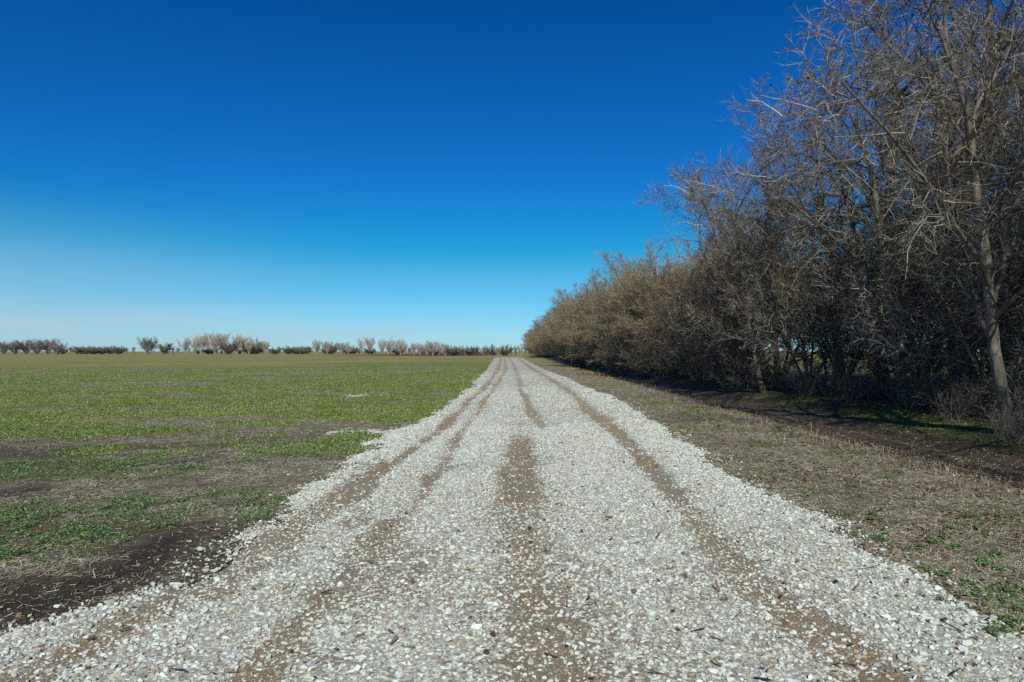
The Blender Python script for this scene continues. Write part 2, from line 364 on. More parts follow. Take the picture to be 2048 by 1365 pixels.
# ------------------------------------------------------------------ ground sheet
def build_ground():
    cx, cy = 0.0, -4.0
    rad = [0.3]
    while rad[-1] < 9000:
        r = rad[-1]; rad.append(r + max(.028 if r > 6 else .25, .0055 * (r - 4)))
    rad = np.array(rad)
    fine = np.arange(-50, 50.01, .17); coarse = np.arange(54, 310, 4.0)
    ang = np.radians(np.concatenate([fine, coarse])); nA = len(ang)
    A, Rr = np.meshgrid(ang, rad)
    X = cx + np.sin(A) * Rr; Y = cy + np.cos(A) * Rr
    rin = road_in(X, Y)
    Z = height(X, Y) - .05 * ss(.02, .25, rin) - .02
    Z = np.where(rin > .0, Z, Z + .02)
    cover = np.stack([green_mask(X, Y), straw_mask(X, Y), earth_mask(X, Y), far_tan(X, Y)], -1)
    i = np.arange(len(rad) - 1)[:, None] * nA; j = np.arange(nA)[None, :]; j2 = (j + 1) % nA
    F = np.stack([i + j, i + nA + j, i + nA + j2, i + j2], -1).reshape(-1, 4)[:, ::-1]
    V = np.stack([X, Y, Z], -1).reshape(-1, 3)
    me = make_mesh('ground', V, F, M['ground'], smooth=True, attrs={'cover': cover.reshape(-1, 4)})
    link('ground', me, kind='structure')
def stone_cover(x, y):
    r = ruts(x, y)
    patch = ss(.55, .68, fbm(x * 1.9, y * .8, 101, 4)) * (.35 + .65 * ss(-.2, -1.0, x) * (1 - ss(9, 14, y)))
    p = .92 + .5 * (fbm(x * 1.1, y * .35, 109, 3) - .5) - 1.15 * r - .62 * patch
    wide = np.interp(y, [0, 12, 20], [1, 1, 0]) * np.exp(-((x - .2) / .75) ** 2) * .38       # worn middle
    wide = wide + .30 * np.exp(-((x - 1.95) / .45) ** 2) + .28 * np.exp(-((x + 1.3) / .7) ** 2) * ss(.45, .62, fbm(x * .7, y * .3, 107, 3))
    p = p - .62 * wide
    # stones thrown up beside the wheel marks lie thicker
    c = np.interp(y, [0, 20, 141], [1, 1, 1])
    return np.clip(p * c, .02, 1)
def build_road():
    ys = [-8.0]
    while ys[-1] < 143: ys.append(ys[-1] + max(.05, .006 * ys[-1]))
    ys = np.array(ys); xs = np.arange(-7.2, 5.0, .045)
    X, Y = np.meshgrid(xs, ys)
    rin = road_in(X, Y)
    Z = height(X, Y) + .004 - .03 * (1 - ss(0, .10, rin))
    cov = np.stack([stone_cover(X, Y), ruts(X, Y), rin, rin * 0 + 1], -1)
    nx = len(xs); i = np.arange(len(ys) - 1)[:, None] * nx; j = np.arange(nx - 1)[None, :]
    F = np.stack([i + j, i + j + 1, i + nx + j + 1, i + nx + j], -1)
    keep = (rin[:-1, :-1] > .0) & (rin[1:, 1:] > .0) & (rin[1:, :-1] > 0) & (rin[:-1, 1:] > 0)
    F = F[keep].reshape(-1, 4)
    used, inv = np.unique(F, return_inverse=True)
    V = np.stack([X, Y, Z], -1).reshape(-1, 3)[used]
    me = make_mesh('road', V, inv.reshape(-1, 4), M['road'], smooth=True, attrs={'cover': cov.reshape(-1, 4)[used]})
    link('road', me, kind='structure')
build_ground(); build_road()

# ------------------------------------------------------------------ loose stones
def ico(sub):
    t = (1 + 5 ** .5) / 2
    V = [(-1, t, 0), (1, t, 0), (-1, -t, 0), (1, -t, 0), (0, -1, t), (0, 1, t), (0, -1, -t), (0, 1, -t), (t, 0, -1), (t, 0, 1), (-t, 0, -1), (-t, 0, 1)]
    F = [(0, 11, 5), (0, 5, 1), (0, 1, 7), (0, 7, 10), (0, 10, 11), (1, 5, 9), (5, 11, 4), (11, 10, 2), (10, 7, 6), (7, 1, 8), (3, 9, 4), (3, 4, 2), (3, 2, 6), (3, 6, 8), (3, 8, 9), (4, 9, 5), (2, 4, 11), (6, 2, 10), (8, 6, 7), (9, 8, 1)]
    V = [np.array(v, float) / np.linalg.norm(v) for v in V]
    for _ in range(sub):
        c = {}; G = []
        def mid(a, b):
            k = (min(a, b), max(a, b))
            if k not in c: v = V[a] + V[b]; V.append(v / np.linalg.norm(v)); c[k] = len(V) - 1
            return c[k]
        for a, b, d in F:
            x, y, z = mid(a, b), mid(b, d), mid(d, a); G += [(a, x, z), (b, y, x), (d, z, y), (x, y, z)]
        F = G
    return np.array(V), np.array(F)
def stones(P, S, sub):
    """angular limestone chips: icospheres cut by random flats"""
    V0, F0 = ico(sub); n = len(P); protos = []
    for k in range(24):
        v = V0.copy()
        for _ in range(9):
            nrm = norm(rng.normal(size=3)); d = rng.uniform(.32, .78)
            h = v @ nrm; v = v - np.maximum(h - d, 0)[:, None] * nrm
        v *= rng.uniform(.93, 1.07, (len(v), 1))
        protos.append(v)
    protos = np.array(protos)[rng.integers(0, 24, n)]
    sc = np.stack([rng.uniform(.8, 1.35, n), rng.uniform(.65, 1.0, n), rng.uniform(.45, .8, n)], -1)
    v = protos * sc[:, None]
    a, b = rng.uniform(0, 6.283, n), rng.normal(0, .35, n)
    cb, sb = np.cos(b)[:, None], np.sin(b)[:, None]
    y, z = v[..., 1] * cb - v[..., 2] * sb, v[..., 1] * sb + v[..., 2] * cb
    ca, sa = np.cos(a)[:, None], np.sin(a)[:, None]
    x, y = v[..., 0] * ca - y * sa, v[..., 0] * sa + y * ca
    V = np.stack([x, y, z], -1) * S[:, None, None] * .5 + P[:, None]
    F = F0[None] + (np.arange(n) * len(V0))[:, None, None]
    return V.reshape(-1, 3), F.reshape(-1, 3)
def scatter_grid(x0, x1, y0, y1, step):
    gx, gy = np.meshgrid(np.arange(x0, x1, step), np.arange(y0, y1, step))
    return (gx + rng.uniform(-.5, .5, gx.shape) * step).ravel(), (gy + rng.uniform(-.5, .5, gx.shape) * step).ravel()
def inview(x, y, m=.6): return (np.abs(x) < .76 * y + m) & (y > 2.6)
def build_gravel():
    Vs, Fs, off = [], [], 0
    # (y0, y1, step, size lo, hi, icosphere level)
    for y0, y1, st, lo, hi, sub in [(2.6, 6.0, .0235, .019, .047, 1), (6.0, 8.0, .0245, .019, .046, 0), (2.6, 11, .024, .007, .020, 0), (2.6, 8.5, .17, .045, .068, 1),
                                    (8.0, 19, .029, .021, .048, 0), (13, 36, .062, .030, .060, 0), (22, 64, .16, .04, .08, 0)]:
        x, y = scatter_grid(-7, 4.8, y0, y1, st)
        k = inview(x, y); x, y = x[k], y[k]
        rin = road_in(x, y); c = stone_cover(x, y)
        c = c + .22 * np.exp(-(rin / .35) ** 2) * (rin > 0)          # heaped along the edges
        gap = fbm(x * 7, y * 5, 103, 2)
        pr = .07 + .93 * ss(.0, .80, c + (gap - .5) * .8)
        if lo > .045 and sub == 1: pr = pr * (.25 + .75 * np.exp(-(rin / .7) ** 2))
        if lo < .02: pr = np.clip(pr, .38, .7)
        spill = np.exp(-np.maximum(-rin, 0) / .16) * (.32 if lo < .03 else .2)
        pr = np.where(rin > 0, pr, spill) * (rin > -.9)
        if y1 > 10: pr = pr * (1 - ss(y0 + (y1 - y0) * .6, y1, y)) * (ss(y0, y0 + (y1 - y0) * .3, y) if y0 > 10 else 1)
        pr = pr * (.88 + .12 * ss(.40, .55, fbm(x * 2.7, y * 2.0, 151, 2)))
        k = rng.random(len(x)) < pr; x, y = x[k], y[k]; rin = rin[k]
        S = (lo + (hi - lo) * rng.random(len(x)) ** 1.35) * np.where(rng.random(len(x)) < .06, 1.3, 1)
        S = S * (1 + .25 * np.exp(-(np.maximum(rin, 0) / .6) ** 2) * (lo > .02))
        z = height(x, y) + S * rng.uniform(-.04, .26, len(x))
        v, f = stones(np.stack([x, y, z], -1), S, sub)
        Vs.append(v); Fs.append(f + off); off += len(v)
    me = make_mesh('gravel', np.concatenate(Vs), np.concatenate(Fs), M['stone'])
    link('gravel', me, kind='stuff', label='loose white limestone gravel spread over the farm road')
build_gravel()

# ------------------------------------------------------------------ ground litter and plants
def quads(P, dirs, L, Wd, tilt=0.15, lift=.004):
    n = len(P); d = np.stack([np.cos(dirs), np.sin(dirs), rng.normal(0, tilt, n)], -1); d = norm(d)
    s = np.stack([-np.sin(dirs), np.cos(dirs), rng.normal(0, tilt, n)], -1)
    a = d * (L / 2)[:, None]; b = s * (Wd / 2)[:, None]; P = P + np.array([0, 0, lift])
    P = P + np.stack([0 * L, 0 * L, np.abs(d[:, 2]) * L / 2], -1)
    V = np.stack([P - a - b, P + a - b, P + a + b, P - a + b], 1)
    return V.reshape(-1, 3), np.arange(4 * n).reshape(-1, 4)
def leaves(P, size, flat=.5):
    """small rounded leaves, each a bent pentagon of its own"""
    n = len(P); az = rng.uniform(0, 6.283, n)
    nrm = norm(np.stack([rng.normal(0, flat, n), rng.normal(0, flat, n), np.ones(n)], -1))
    u = norm(np.cross(nrm, np.stack([np.cos(az), np.sin(az), np.zeros(n)], -1))); v = np.cross(nrm, u)
    V = []
    for k, (a, r) in enumerate([(0, 1.1), (1.25, .95), (2.5, .8), (3.78, .8), (5.03, .95)]):
        V.append(P + (u * math.cos(a) + v * math.sin(a)) * (size * r * .5)[:, None] + nrm * (size * .12 * (k % 2))[:, None])
    return np.stack(V, 1).reshape(-1, 3), np.arange(5 * n).reshape(-1, 5)
def blades(P, Hh, Wd, lean=.35):
    n = len(P); az = rng.uniform(0, 6.283, n); s = np.stack([np.cos(az), np.sin(az), az * 0], -1) * (Wd / 2)[:, None]
    top = P + np.stack([rng.normal(0, lean, n) * Hh, rng.normal(0, lean, n) * Hh, Hh], -1)
    return np.stack([P - s, P + s, top], 1).reshape(-1, 3), np.arange(3 * n).reshape(-1, 3)
def cone_pts(n, y0, y1, side=None):
    y = np.exp(rng.uniform(math.log(y0), math.log(y1), n)); x = rng.uniform(-1, 1, n) * (.80 * y + 2.0)
    if side == 'L': x = -np.abs(x)
    if side == 'R': x = np.abs(x)
    return x, y
def on_ground(x, y, dz=0): return np.stack([x, y, height(x, y) + dz], -1)
def build_cover():
    # green leaves of clover and weeds, in clumps
    x, y = cone_pts(520000, 3.6, 16); k = (road_in(x, y) < -.12); x, y = x[k], y[k]
    g = green_mask(x, y); cl = ss(.46, .6, fbm(x * 5, y * 5, 111, 3)); k = rng.random(len(x)) < g * (.08 + .92 * cl) * np.where(x > 0, .5, 1.) ; x, y = x[k], y[k]
    P = on_ground(x, y, rng.uniform(.004, .05, len(x)) * (.4 + cl[k])); v, f = leaves(P, rng.uniform(.010, .026, len(x)) * (1 + y * .02), .45)
    me = make_mesh('clover', v, f, M['green']); link('clover', me, kind='stuff', label='low green clover and weeds beside the gravel')
    # sprouts over the field further out
    x, y = cone_pts(420000, 12, 95, 'L'); x2, y2 = cone_pts(60000, 14, 60, 'R'); x, y = np.concatenate([x, x2]), np.concatenate([y, y2])
    k = (road_in(x, y) < -.12); x, y = x[k], y[k]; g = green_mask(x, y); k = rng.random(len(x)) < (g * .85 * ss(.22, .55, fbm(x * .8, (y - .22 * x) * 1.6, 131, 3)) + .03 * (x < 0)) * (1 - .9 * far_tan(x, y)); x, y = x[k], y[k]
    Hh = rng.uniform(.018, .046, len(x)) * (1 + .006 * y); v, f = blades(on_ground(x, y), Hh, Hh * .5 , .5)
    me = make_mesh('field_grass', v, f, M['field_green']); link('field_grass', me, kind='stuff', label='short green winter crop growing in the field')
    # straw lying on both sides
    x, y = cone_pts(1000000, 3.0, 70); k = (road_in(x, y) < -.08) & (x < 8.6); x, y = x[k], y[k]
    s = straw_mask(x, y) * ss(.35, .6, fbm(x * 2.2, y * 2.2, 121, 3)) * (1 - .3 * green_mask(x, y)) + .05 + .25 * (x > 0) * (x < 6.7); k = rng.random(len(x)) < s; x, y = x[k], y[k]
    n = len(x); L = rng.uniform(.02, .09, n) * (1 + .03 * y); v, f = quads(on_ground(x, y), rng.normal(.2, 1.1, n), L, rng.uniform(.0025, .0055, n) * (1 + .05 * y), .12, .006)
    me = make_mesh('straw', v, f, M['straw']); link('straw', me, kind='stuff', label='dry straw and crop residue lying on the soil')
    # brown leaf litter, right of the road, under the trees and stray on the gravel
    x, y = cone_pts(150000, 3.6, 60, 'R'); p = np.where(x > 6.3, .5, .05 + .32 * ss(.48, .62, fbm(x * 1.6, y * 1.6, 141, 3))) * (road_in(x, y) < -.05) + .005; k = (rng.random(len(x)) < p) & (x < 22); x, y = x[k], y[k]
    xl, yl = cone_pts(9000, 3.6, 14, 'L'); k = rng.random(len(xl)) < np.where(road_in(xl, yl) > 0, .02, .2); x, y = np.concatenate([x, xl[k]]), np.concatenate([y, yl[k]])
    v, f = leaves(on_ground(x, y, .010 + .012 * (road_in(x, y) > 0)), rng.uniform(.018, .05, len(x)), .45)
    xt, yt = cone_pts(600, 3.6, 30); k = road_in(xt, yt) > 0; xt, yt = xt[k], yt[k]; nt_ = len(xt)      # bark scraps and broken twigs on the stones
    v3, f3 = quads(on_ground(xt, yt, .018), rng.normal(0, .8, nt_), rng.uniform(.03, .10, nt_), rng.uniform(.008, .018, nt_), .35, .0)
    f = [f, f3 + len(v)]; v = np.concatenate([v, v3])
    me = make_mesh('fallen_leaves', v, f, M['litter']); link('fallen_leaves', me, kind='stuff', label='brown fallen leaves on the verge and track')
    # yellow leaves drifted at the foot of the thicket
    n = 620; y = rng.uniform(46, 78, n); x = rng.normal(7.0, .6, n) + (62 - y) * .02
    v, f = leaves(on_ground(x, y, .04), rng.uniform(.06, .14, n), .7)
    me = make_mesh('yellow_leaves', v, f, M['yellow']); link('yellow_leaves', me, kind='stuff', label='drift of yellow leaves at the foot of the thicket')
    # crumbs and clods of dark soil
    x, y = cone_pts(60000, 3.8, 18); k = (road_in(x, y) < -.03) & (rng.random(len(x)) < .10 + .55 * earth_mask(x, y)); x, y = x[k], y[k]
    S = rng.uniform(.008, .035, len(x)) * np.where(rng.random(len(x)) < .06, 1.8, 1); v, f = stones(on_ground(x, y, .002), S, 0)
    me = make_mesh('soil_clods', v, f, M['clod']); link('soil_clods', me, kind='stuff', label='crumbs and clods of dark soil')
build_cover()

# ------------------------------------------------------------------ branches
def grow(S, D, L, nseg, wander, trop=(0, 0, 0), tropk=0.):
    n = len(S); P = np.empty((n, nseg + 1, 3)); P[:, 0] = S; D = norm(D); step = (L / nseg)[:, None]; t = np.array(trop, float)
    for i in range(nseg):
        P[:, i + 1] = P[:, i] + D * step
        D = norm(D + rng.normal(0, wander, (n, 3)) + t * tropk)
    return P
def taper(r0, nseg, end=.25):
    return r0[:, None] * np.linspace(1, end, nseg + 1)[None]
def tube(P, Rd, k):
    n, s, _ = P.shape
    T = np.empty_like(P); T[:, 1:-1] = P[:, 2:] - P[:, :-2]; T[:, 0] = P[:, 1] - P[:, 0]; T[:, -1] = P[:, -1] - P[:, -2]; T = norm(T)
    ref = norm(rng.normal(size=(n, 1, 3)) * .3 + np.where(np.abs(T[:, :1, 2:]) > .7, np.array([1., .2, 0]), np.array([0, .1, 1.])))
    U = norm(np.cross(T, ref)); Vv = np.cross(T, U)
    a = np.arange(k) * 2 * math.pi / k
    C = P[:, :, None] + (U[:, :, None] * np.cos(a)[None, None, :, None] + Vv[:, :, None] * np.sin(a)[None, None, :, None]) * Rd[:, :, None, None]
    idx = np.arange(n * s * k).reshape(n, s, k); nx = np.roll(idx, -1, 2)
    F = np.stack([idx[:, :-1], nx[:, :-1], nx[:, 1:], idx[:, 1:]], -1).reshape(-1, 4)
    return C.reshape(-1, 3), F
def kids(P, Rd, num, t0, t1, ang, lscale, lvar=.35, up=0., bias=None, shrink=.55):
    """start points, directions, lengths and radii for `num` children per parent polyline"""
    n, s, _ = P.shape
    plen = np.linalg.norm(P[:, 1:] - P[:, :-1], axis=-1).sum(1)
    t = (np.arange(num)[None] + rng.uniform(0, 1, (n, num))) / num * (t1 - t0) + t0
    f = t * (s - 1); i = np.minimum(f.astype(int), s - 2); w = (f - i)[..., None]; r = np.arange(n)[:, None]
    S = P[r, i] * (1 - w) + P[r, i + 1] * w; T = norm(P[r, i + 1] - P[r, i]); rad = Rd[r, i] * (1 - w[..., 0]) + Rd[r, i + 1] * w[..., 0]
    az = rng.uniform(0, 6.283) + np.arange(num)[None] * 2.4 + rng.normal(0, .5, (n, num)) + rng.uniform(0, 6.283, (n, 1))
    ref = norm(np.where(np.abs(T[..., 2:]) > .8, np.array([1., 0, 0]), np.array([0, 0, 1.])))
    U = norm(np.cross(T, ref)); Vv = np.cross(T, U)
    A = rng.uniform(ang[0], ang[1], (n, num))[..., None]
    D = T * np.cos(A) + (U * np.cos(az)[..., None] + Vv * np.sin(az)[..., None]) * np.sin(A)
    D = D + np.array([0, 0, up])
    if bias is not None: D = D + np.array(bias)
    L = plen[:, None] * lscale * (1 - shrink * t) * rng.uniform(1 - lvar, 1 + lvar, (n, num))
    return S.reshape(-1, 3), norm(D).reshape(-1, 3), L.reshape(-1), rad.reshape(-1)

def gen_tree(stems, H, trunk_r, spread, counts, ang1=(.45, .95), up=(.25, .12, .05, 0), wander=(.12, .16, .22, .28), lsc=(.75, .48, .42, .42),
             lean=(0, 0, 0), bias=None, twig_r=.004, t0=.25, droop=0., leafn=0, r_decay=.55, min_r=.006, sides=(8, 6, 4, 3, 3), trunk_frac=.62, seg=(9, 8, 6, 4, 3)):
    """returns levels [(P, R, sides)]; level 0 = stems, then limbs, branches, branchlets, twigs"""
    a = rng.uniform(0, 6.283) + np.arange(stems) * 6.283 / max(stems, 1)
    if stems == 1: D0 = np.array([[rng.normal(0, .06), rng.normal(0, .06), 1.]])
    else: D0 = np.stack([np.cos(a) * spread, np.sin(a) * spread, np.ones(stems)], -1)
    D0 = D0 + np.array(lean)
    S0 = np.stack([np.cos(a), np.sin(a), 0 * a], -1) * trunk_r * (0 if stems == 1 else 1.2); S0[:, 2] = -.15
    L0 = rng.uniform(.85, 1.1, stems) * H * trunk_frac
    P = grow(S0, D0, L0, seg[0], .07, (0, 0, 1), .04); R0 = taper(trunk_r * rng.uniform(.75, 1.05, stems), seg[0], .38)
    R0[:, 0] *= 1.45; R0[:, 1] *= 1.05
    lv = [(P, R0, sides[0])]
    for q, num in enumerate(counts):
        pP, pR, _ = lv[-1]
        tt0 = t0 if q == 0 else .12
        S, D, L, r = kids(pP, pR, num, tt0, .98, ang1 if q == 0 else (.45, 1.15), lsc[q], up=up[q], bias=(bias if q < 2 else None), shrink=.35 if q == 0 else .5)
        r1 = np.maximum(r * (r_decay if q < 2 else .66), min_r if q == len(counts) - 1 else min_r * 1.5)
        if q == len(counts) - 1: r1 = np.full(len(L), twig_r) * rng.uniform(.7, 1.3, len(L))
        ns = seg[q + 1]
        P2 = grow(S, D, L, ns, wander[q], (0, 0, 1), .05 if q == 0 else (.02 - droop))
        R2 = taper(r1, ns, .3 if q < len(counts) - 1 else .12)
        lv.append((P2, R2, sides[q + 1]))
    top = np.percentile(lv[-1][0][..., 2], 99.7)
    sc = H / top
    lv = [(p * sc, r * (sc if i < 3 else 1), k) for i, (p, r, k) in enumerate(lv)]
    return lv
def leaf_bits(P, n, size):
    """a few dead leaves still hanging on twig ends"""
    e = P[:, -1]; i = rng.integers(0, len(e), n); return leaves(e[i] + rng.normal(0, .04, (n, 3)), rng.uniform(size * .6, size * 1.4, n), 1.2)
def tree_meshes(name, lv, bark, twig, dead=0, dead_size=.04, split_limbs=False):
    """trunk mesh, limb meshes, crown mesh"""
    v0, f0 = tube(*lv[0]); trunks = make_mesh(name + '_trunk', v0, f0, M[bark], smooth=True)
    limbs = []
    P1, R1, k1 = lv[1]
    if split_limbs:
        for i in range(len(P1)):
            v, f = tube(P1[i:i + 1], R1[i:i + 1], k1); limbs.append(make_mesh(name + '_limb', v, f, M[bark], smooth=True))
    Vs, Fs, mi, off = [], [], [], 0
    for q in range(1 if not split_limbs else 2, len(lv)):
        v, f = tube(*lv[q]); Vs.append(v); Fs.append(f + off); off += len(v); mi.append(np.full(len(f), 0 if q <= 2 else 1))
    F = [np.concatenate(Fs)]
    if dead:
        v, f = leaf_bits(lv[-1][0], dead, dead_size); Vs.append(v); F.append(f + off); mi.append(np.full(len(f), 2))
    crown = make_mesh(name + '_crown', np.concatenate(Vs), F, [M[bark], M[twig], M['deadleaf']], np.concatenate(mi))
    return trunks, limbs, crown

PROTO = {}; TREE_SEED = 4
def proto(key, *a, **k):
    global rng
    rng = np.random.default_rng(sum(ord(c) * 31 ** i for i, c in enumerate(key)) % 100003 + 1000 * TREE_SEED)
    bark, twig, dead, ds, split = k.pop('bark', 'bark'), k.pop('twig', 'twig'), k.pop('dead', 0), k.pop('dead_size', .04), k.pop('split', False)
    H = a[1]
    PROTO[key] = (H,) + tree_meshes(key, gen_tree(*a, **k), bark, twig, dead, ds, split)
def put_tree(key, kind, x, y, H, rz, label, category='tree', group=None, wide=1.0, tilt=0.0, dz=0.0):
    h0, tr, limbs, crown = PROTO[key]
    r = bpy.data.objects.new(kind, None); COL.objects.link(r)
    r.location = (x, y, float(height(x, y)) - .03 + dz); s = H / h0
    r.rotation_euler = (0, tilt, rz); r.scale = (s * wide, s * wide, s)
    r['label'] = label; r['category'] = category
    if group: r['group'] = group
    for nm, me in [('trunk', tr)] + [('limb', m) for m in limbs] + [('crown', crown)]:
        if nm == 'trunk' and kind.endswith('shrub'): nm = 'stem'
        o = bpy.data.objects.new(nm, me); COL.objects.link(o); o.parent = r
    return r
ORD = 'first second third fourth fifth sixth seventh eighth ninth tenth eleventh twelfth thirteenth fourteenth fifteenth sixteenth seventeenth eighteenth nineteenth'.split()
TENS = {2: 'twent', 3: 'thirt', 4: 'fort', 5: 'fift', 6: 'sixt', 7: 'sevent', 8: 'eight', 9: 'ninet'}
def ordinal(n):
    if n <= 19: return ORD[n - 1]
    if n % 10 == 0: return TENS[n // 10] + 'ieth'
    return TENS[n // 10] + 'y-' + ORD[n % 10 - 1]
def pxy(px, D): return (px - 1024) / 1365 * D

# near grove: tall grey, widely branching trees leaning to the light over the track
B = (-.16, -.03, 0)
for i in range(4):
    proto('grove%d' % i, 1, 12, (.14, .125, .16, .12)[i], 0, (11, 11, 10, 8), lean=(-.05 if i % 2 else -.13, -.05, 0), bias=(-.07, -.03, 0), split=True, dead=900, dead_size=.045,
          wander=(.12, .14, .17, .2), t0=.16, twig_r=.0056, min_r=.008, droop=.015, ang1=(.4, 1.2), up=(.2, .06, 0, -.02), lsc=(.62, .52, .52, .56), seg=(9, 8, 7, 5, 4))
proto('grove4', 3, 12, .13, .26, (6, 10, 10, 8), lean=(-.08, 0, 0), bias=(-.08, 0, 0), split=True, dead=900, dead_size=.045, t0=.2, twig_r=.0056, min_r=.008, wander=(.12, .14, .16, .18), lsc=(.62, .52, .52, .56), seg=(9, 8, 7, 5, 4))
proto('bigtrunk', 1, 14, .30, 0, (10, 10, 9, 7), bias=(-.05, 0, 0), split=True, bark='darkbark', twig='twig', t0=.25, twig_r=.0055, wander=(.12, .15, .16, .18), lsc=(.62, .52, .52, .56), seg=(9, 8, 7, 5, 4))
for i in range(3):
    proto('under%d' % i, 4, 6.5, .07, .45, (8, 9, 8, 6), ang1=(.4, 1.25), up=(.05, .0, -.03, -.03), bark='bark', twig=('twig', 'twig_dark', 'twig')[i], t0=.12, twig_r=.0055, min_r=.007,
          trunk_frac=.72, lsc=(.52, .5, .52, .58), dead=400, dead_size=.045, bias=(-.12, -.03, 0), sides=(6, 4, 3, 3, 3), seg=(8, 5, 4, 3, 2), wander=(.1, .13, .16, .18))
# thicket: bushy tan trees with branches down to the ground
for i in range(4):
    proto('thicket%d' % i, 7, 9, .085, .6, (10, 10, 10, 8), ang1=(.3, .95), up=(.12, .10, .06, .03), twig='twig_tan' if i < 3 else 'twig', t0=.06,
          twig_r=.0055, min_r=.007, trunk_frac=.74, lsc=(.5, .5, .52, .6), dead=350, dead_size=.06, bias=(-.22, -.08, 0), sides=(6, 4, 3, 3, 3), seg=(8, 5, 4, 3, 2), wander=(.07, .09, .11, .13))
NEAR = [  # key, x, y, H, rz, wide, tilt, label
    ('grove1', 9.35, 12.9, 11.5, 0, .95, -.03, 'pale grey leaning trunk nearest the camera at the right edge of the picture'),
    ('grove4', 12.6, 16.5, 12.5, .4, 1, 0, 'three-stemmed bare tree just behind the nearest leaning grey trunk'),
    ('bigtrunk', 14.9, 22.5, 14, .3, 1, 0, 'thickest dark trunk in the wood, deep behind the grey trees'),
    ('grove1', 11.8, 20.5, 13, -.2, 1, 0, 'tall grey tree whose trunk rises straight up left of the thick dark trunk'),
    ('grove2', 13.6, 25, 13.5, .3, 1, 0, 'tall bare tree standing behind and left of the thick dark trunk'),
    ('grove3', 9.4, 25.5, 9.5, 0, .9, -.1, 'slender grey tree leaning left over the edge of the earth track'),
    ('grove1', 11.3, 29, 12.5, .5, 1, 0, 'grey bare tree with long limbs, behind the slender leaning tree'),
    ('grove0', 15, 31, 13.5, -.4, 1, 0, 'tall grey tree in the second row behind the slender leaning tree'),
    ('grove4', 11, 33.5, 10.6, -.3, 1, 0, 'many-stemmed grey tree where the tall grove drops toward the thicket'),
    ('grove2', 12.2, 38, 9.6, .2, 1, 0, 'last tall grey tree before the tan thicket begins'),
    ('grove3', 17.5, 27, 14, .8, 1, 0, 'tall dark bare tree furthest back in the wood, right of centre'),
    ('bigtrunk', 18, 17.5, 13.5, 2.2, 1, 0, 'second thick dark trunk, near the right edge behind the leaning one'),
    ('grove2', 19.5, 22, 13.5, 2.9, 1, 0, 'tall bare tree at the back, seen between the two thick dark trunks'),
    ('grove1', 11.4, 8.0, 12.5, .3, 1, 0, 'bare tree beside the road whose limbs enter at the right picture edge'),
    ('grove0', 12, 2.5, 12, -.2, 1, 0, 'bare tree abreast of the camera right of the road'),
    ('grove4', 11.5, -3.5, 12, .6, 1, 0, 'many-stemmed bare tree just behind the camera, right of the road'),
    ('grove2', 12.9, 10.6, 12.5, -.4, 1, 0, 'bare tree behind the one whose limbs enter at the right picture edge'),
    ('grove3', 14.6, 13.2, 13, .5, 1, 0, 'bare tree close behind the nearest leaning trunk, deeper in the wood'),
    ('grove2', 10.8, -9.5, 12.5, .1, 1, 0, 'bare tree well behind the camera, right of the road'),
    ('grove3', 11.5, -16, 12.5, -.5, 1, 0, 'furthest bare tree behind the camera, right of the road'),
]
for key, x, y, H, rz, wide, tilt, lab in NEAR:
    put_tree(key, 'bare_tree', x, y, H, rz, lab, group='tall bare trees of the near grove', wide=wide, tilt=tilt)
# slender under-storey trees that fill the wood between the tall trunks
UNDER = [(11.2, 15.2, 5.5), (13.8, 14.5, 6.5), (16.0, 17.0, 7), (12.2, 18.6, 6), (14.4, 18.4, 7), (16.8, 20.5, 7.5), (11.0, 23.6, 6), (13.0, 22.2, 6.5), (15.6, 24.8, 7.5), (18.2, 23.6, 8), (10.6, 27.4, 6), (13.2, 28.0, 7), (16.2, 29.0, 8),
         (10.2, 31.2, 6.5), (12.8, 31.6, 7.5), (15.0, 34.5, 8), (10.2, 35.8, 7), (13.5, 36.5, 8), (20.5, 26.5, 8), (19.0, 31.5, 8.5), (22.0, 22.5, 8), (17.5, 36, 8.5), (22.5, 30, 8.5), (10.4, 39.4, 7.5)]
for k, (x, y, H) in enumerate(UNDER):
    if k % 3 == 2: continue
    put_tree('under%d' % (k % 3), 'slender_tree', x, y, H, rng.uniform(-.5, .5), '%s slender many-stemmed tree between the tall trunks, %s going back from the right edge' % (('grey', 'dark', 'light grey')[k % 3], ordinal(k - k // 3 + 1)), group='slender trees of the under-storey')
# the thicket runs away along the right of the road
y = 41.0; n = 0; pos = []
while y < 290:
    pos.append((11.0 + rng.normal(0, .5) + .3 * math.sin(y * .15), y)); y += 3.0 + .012 * y + rng.uniform(-.5, .5)
for x, y in pos:
    n += 1; H = np.interp(y, [38, 45, 62, 90, 130, 290], [8.3, 8.0, 8.1, 8.4, 8.8, 9.2]) * rng.uniform(.93, 1.07)
    hue = ('tan', 'brown', 'khaki', 'greyish')[(n - 1) % 4]
    put_tree('thicket%d' % ((n - 1) % 4), 'brushy_tree', x, y, H, rng.uniform(-.6, .6), '%s brushy bare tree, %s from the near end of the long thicket row' % (hue, ordinal(n)),
             group='brushy trees of the thicket row', wide=rng.uniform(.95, 1.1))
for k in range(22):
    y = 46 + k * 8 + rng.uniform(-2, 2)
    put_tree('thicket%d' % (k % 4), 'brushy_tree', 15.5 + rng.normal(0, .6), y, 9.5 * rng.uniform(.9, 1.1), rng.uniform(0, 6), 'brushy bare tree in the hidden back row of the thicket, %s from its near end' % ordinal(k + 1), group='brushy trees of the thicket back row')
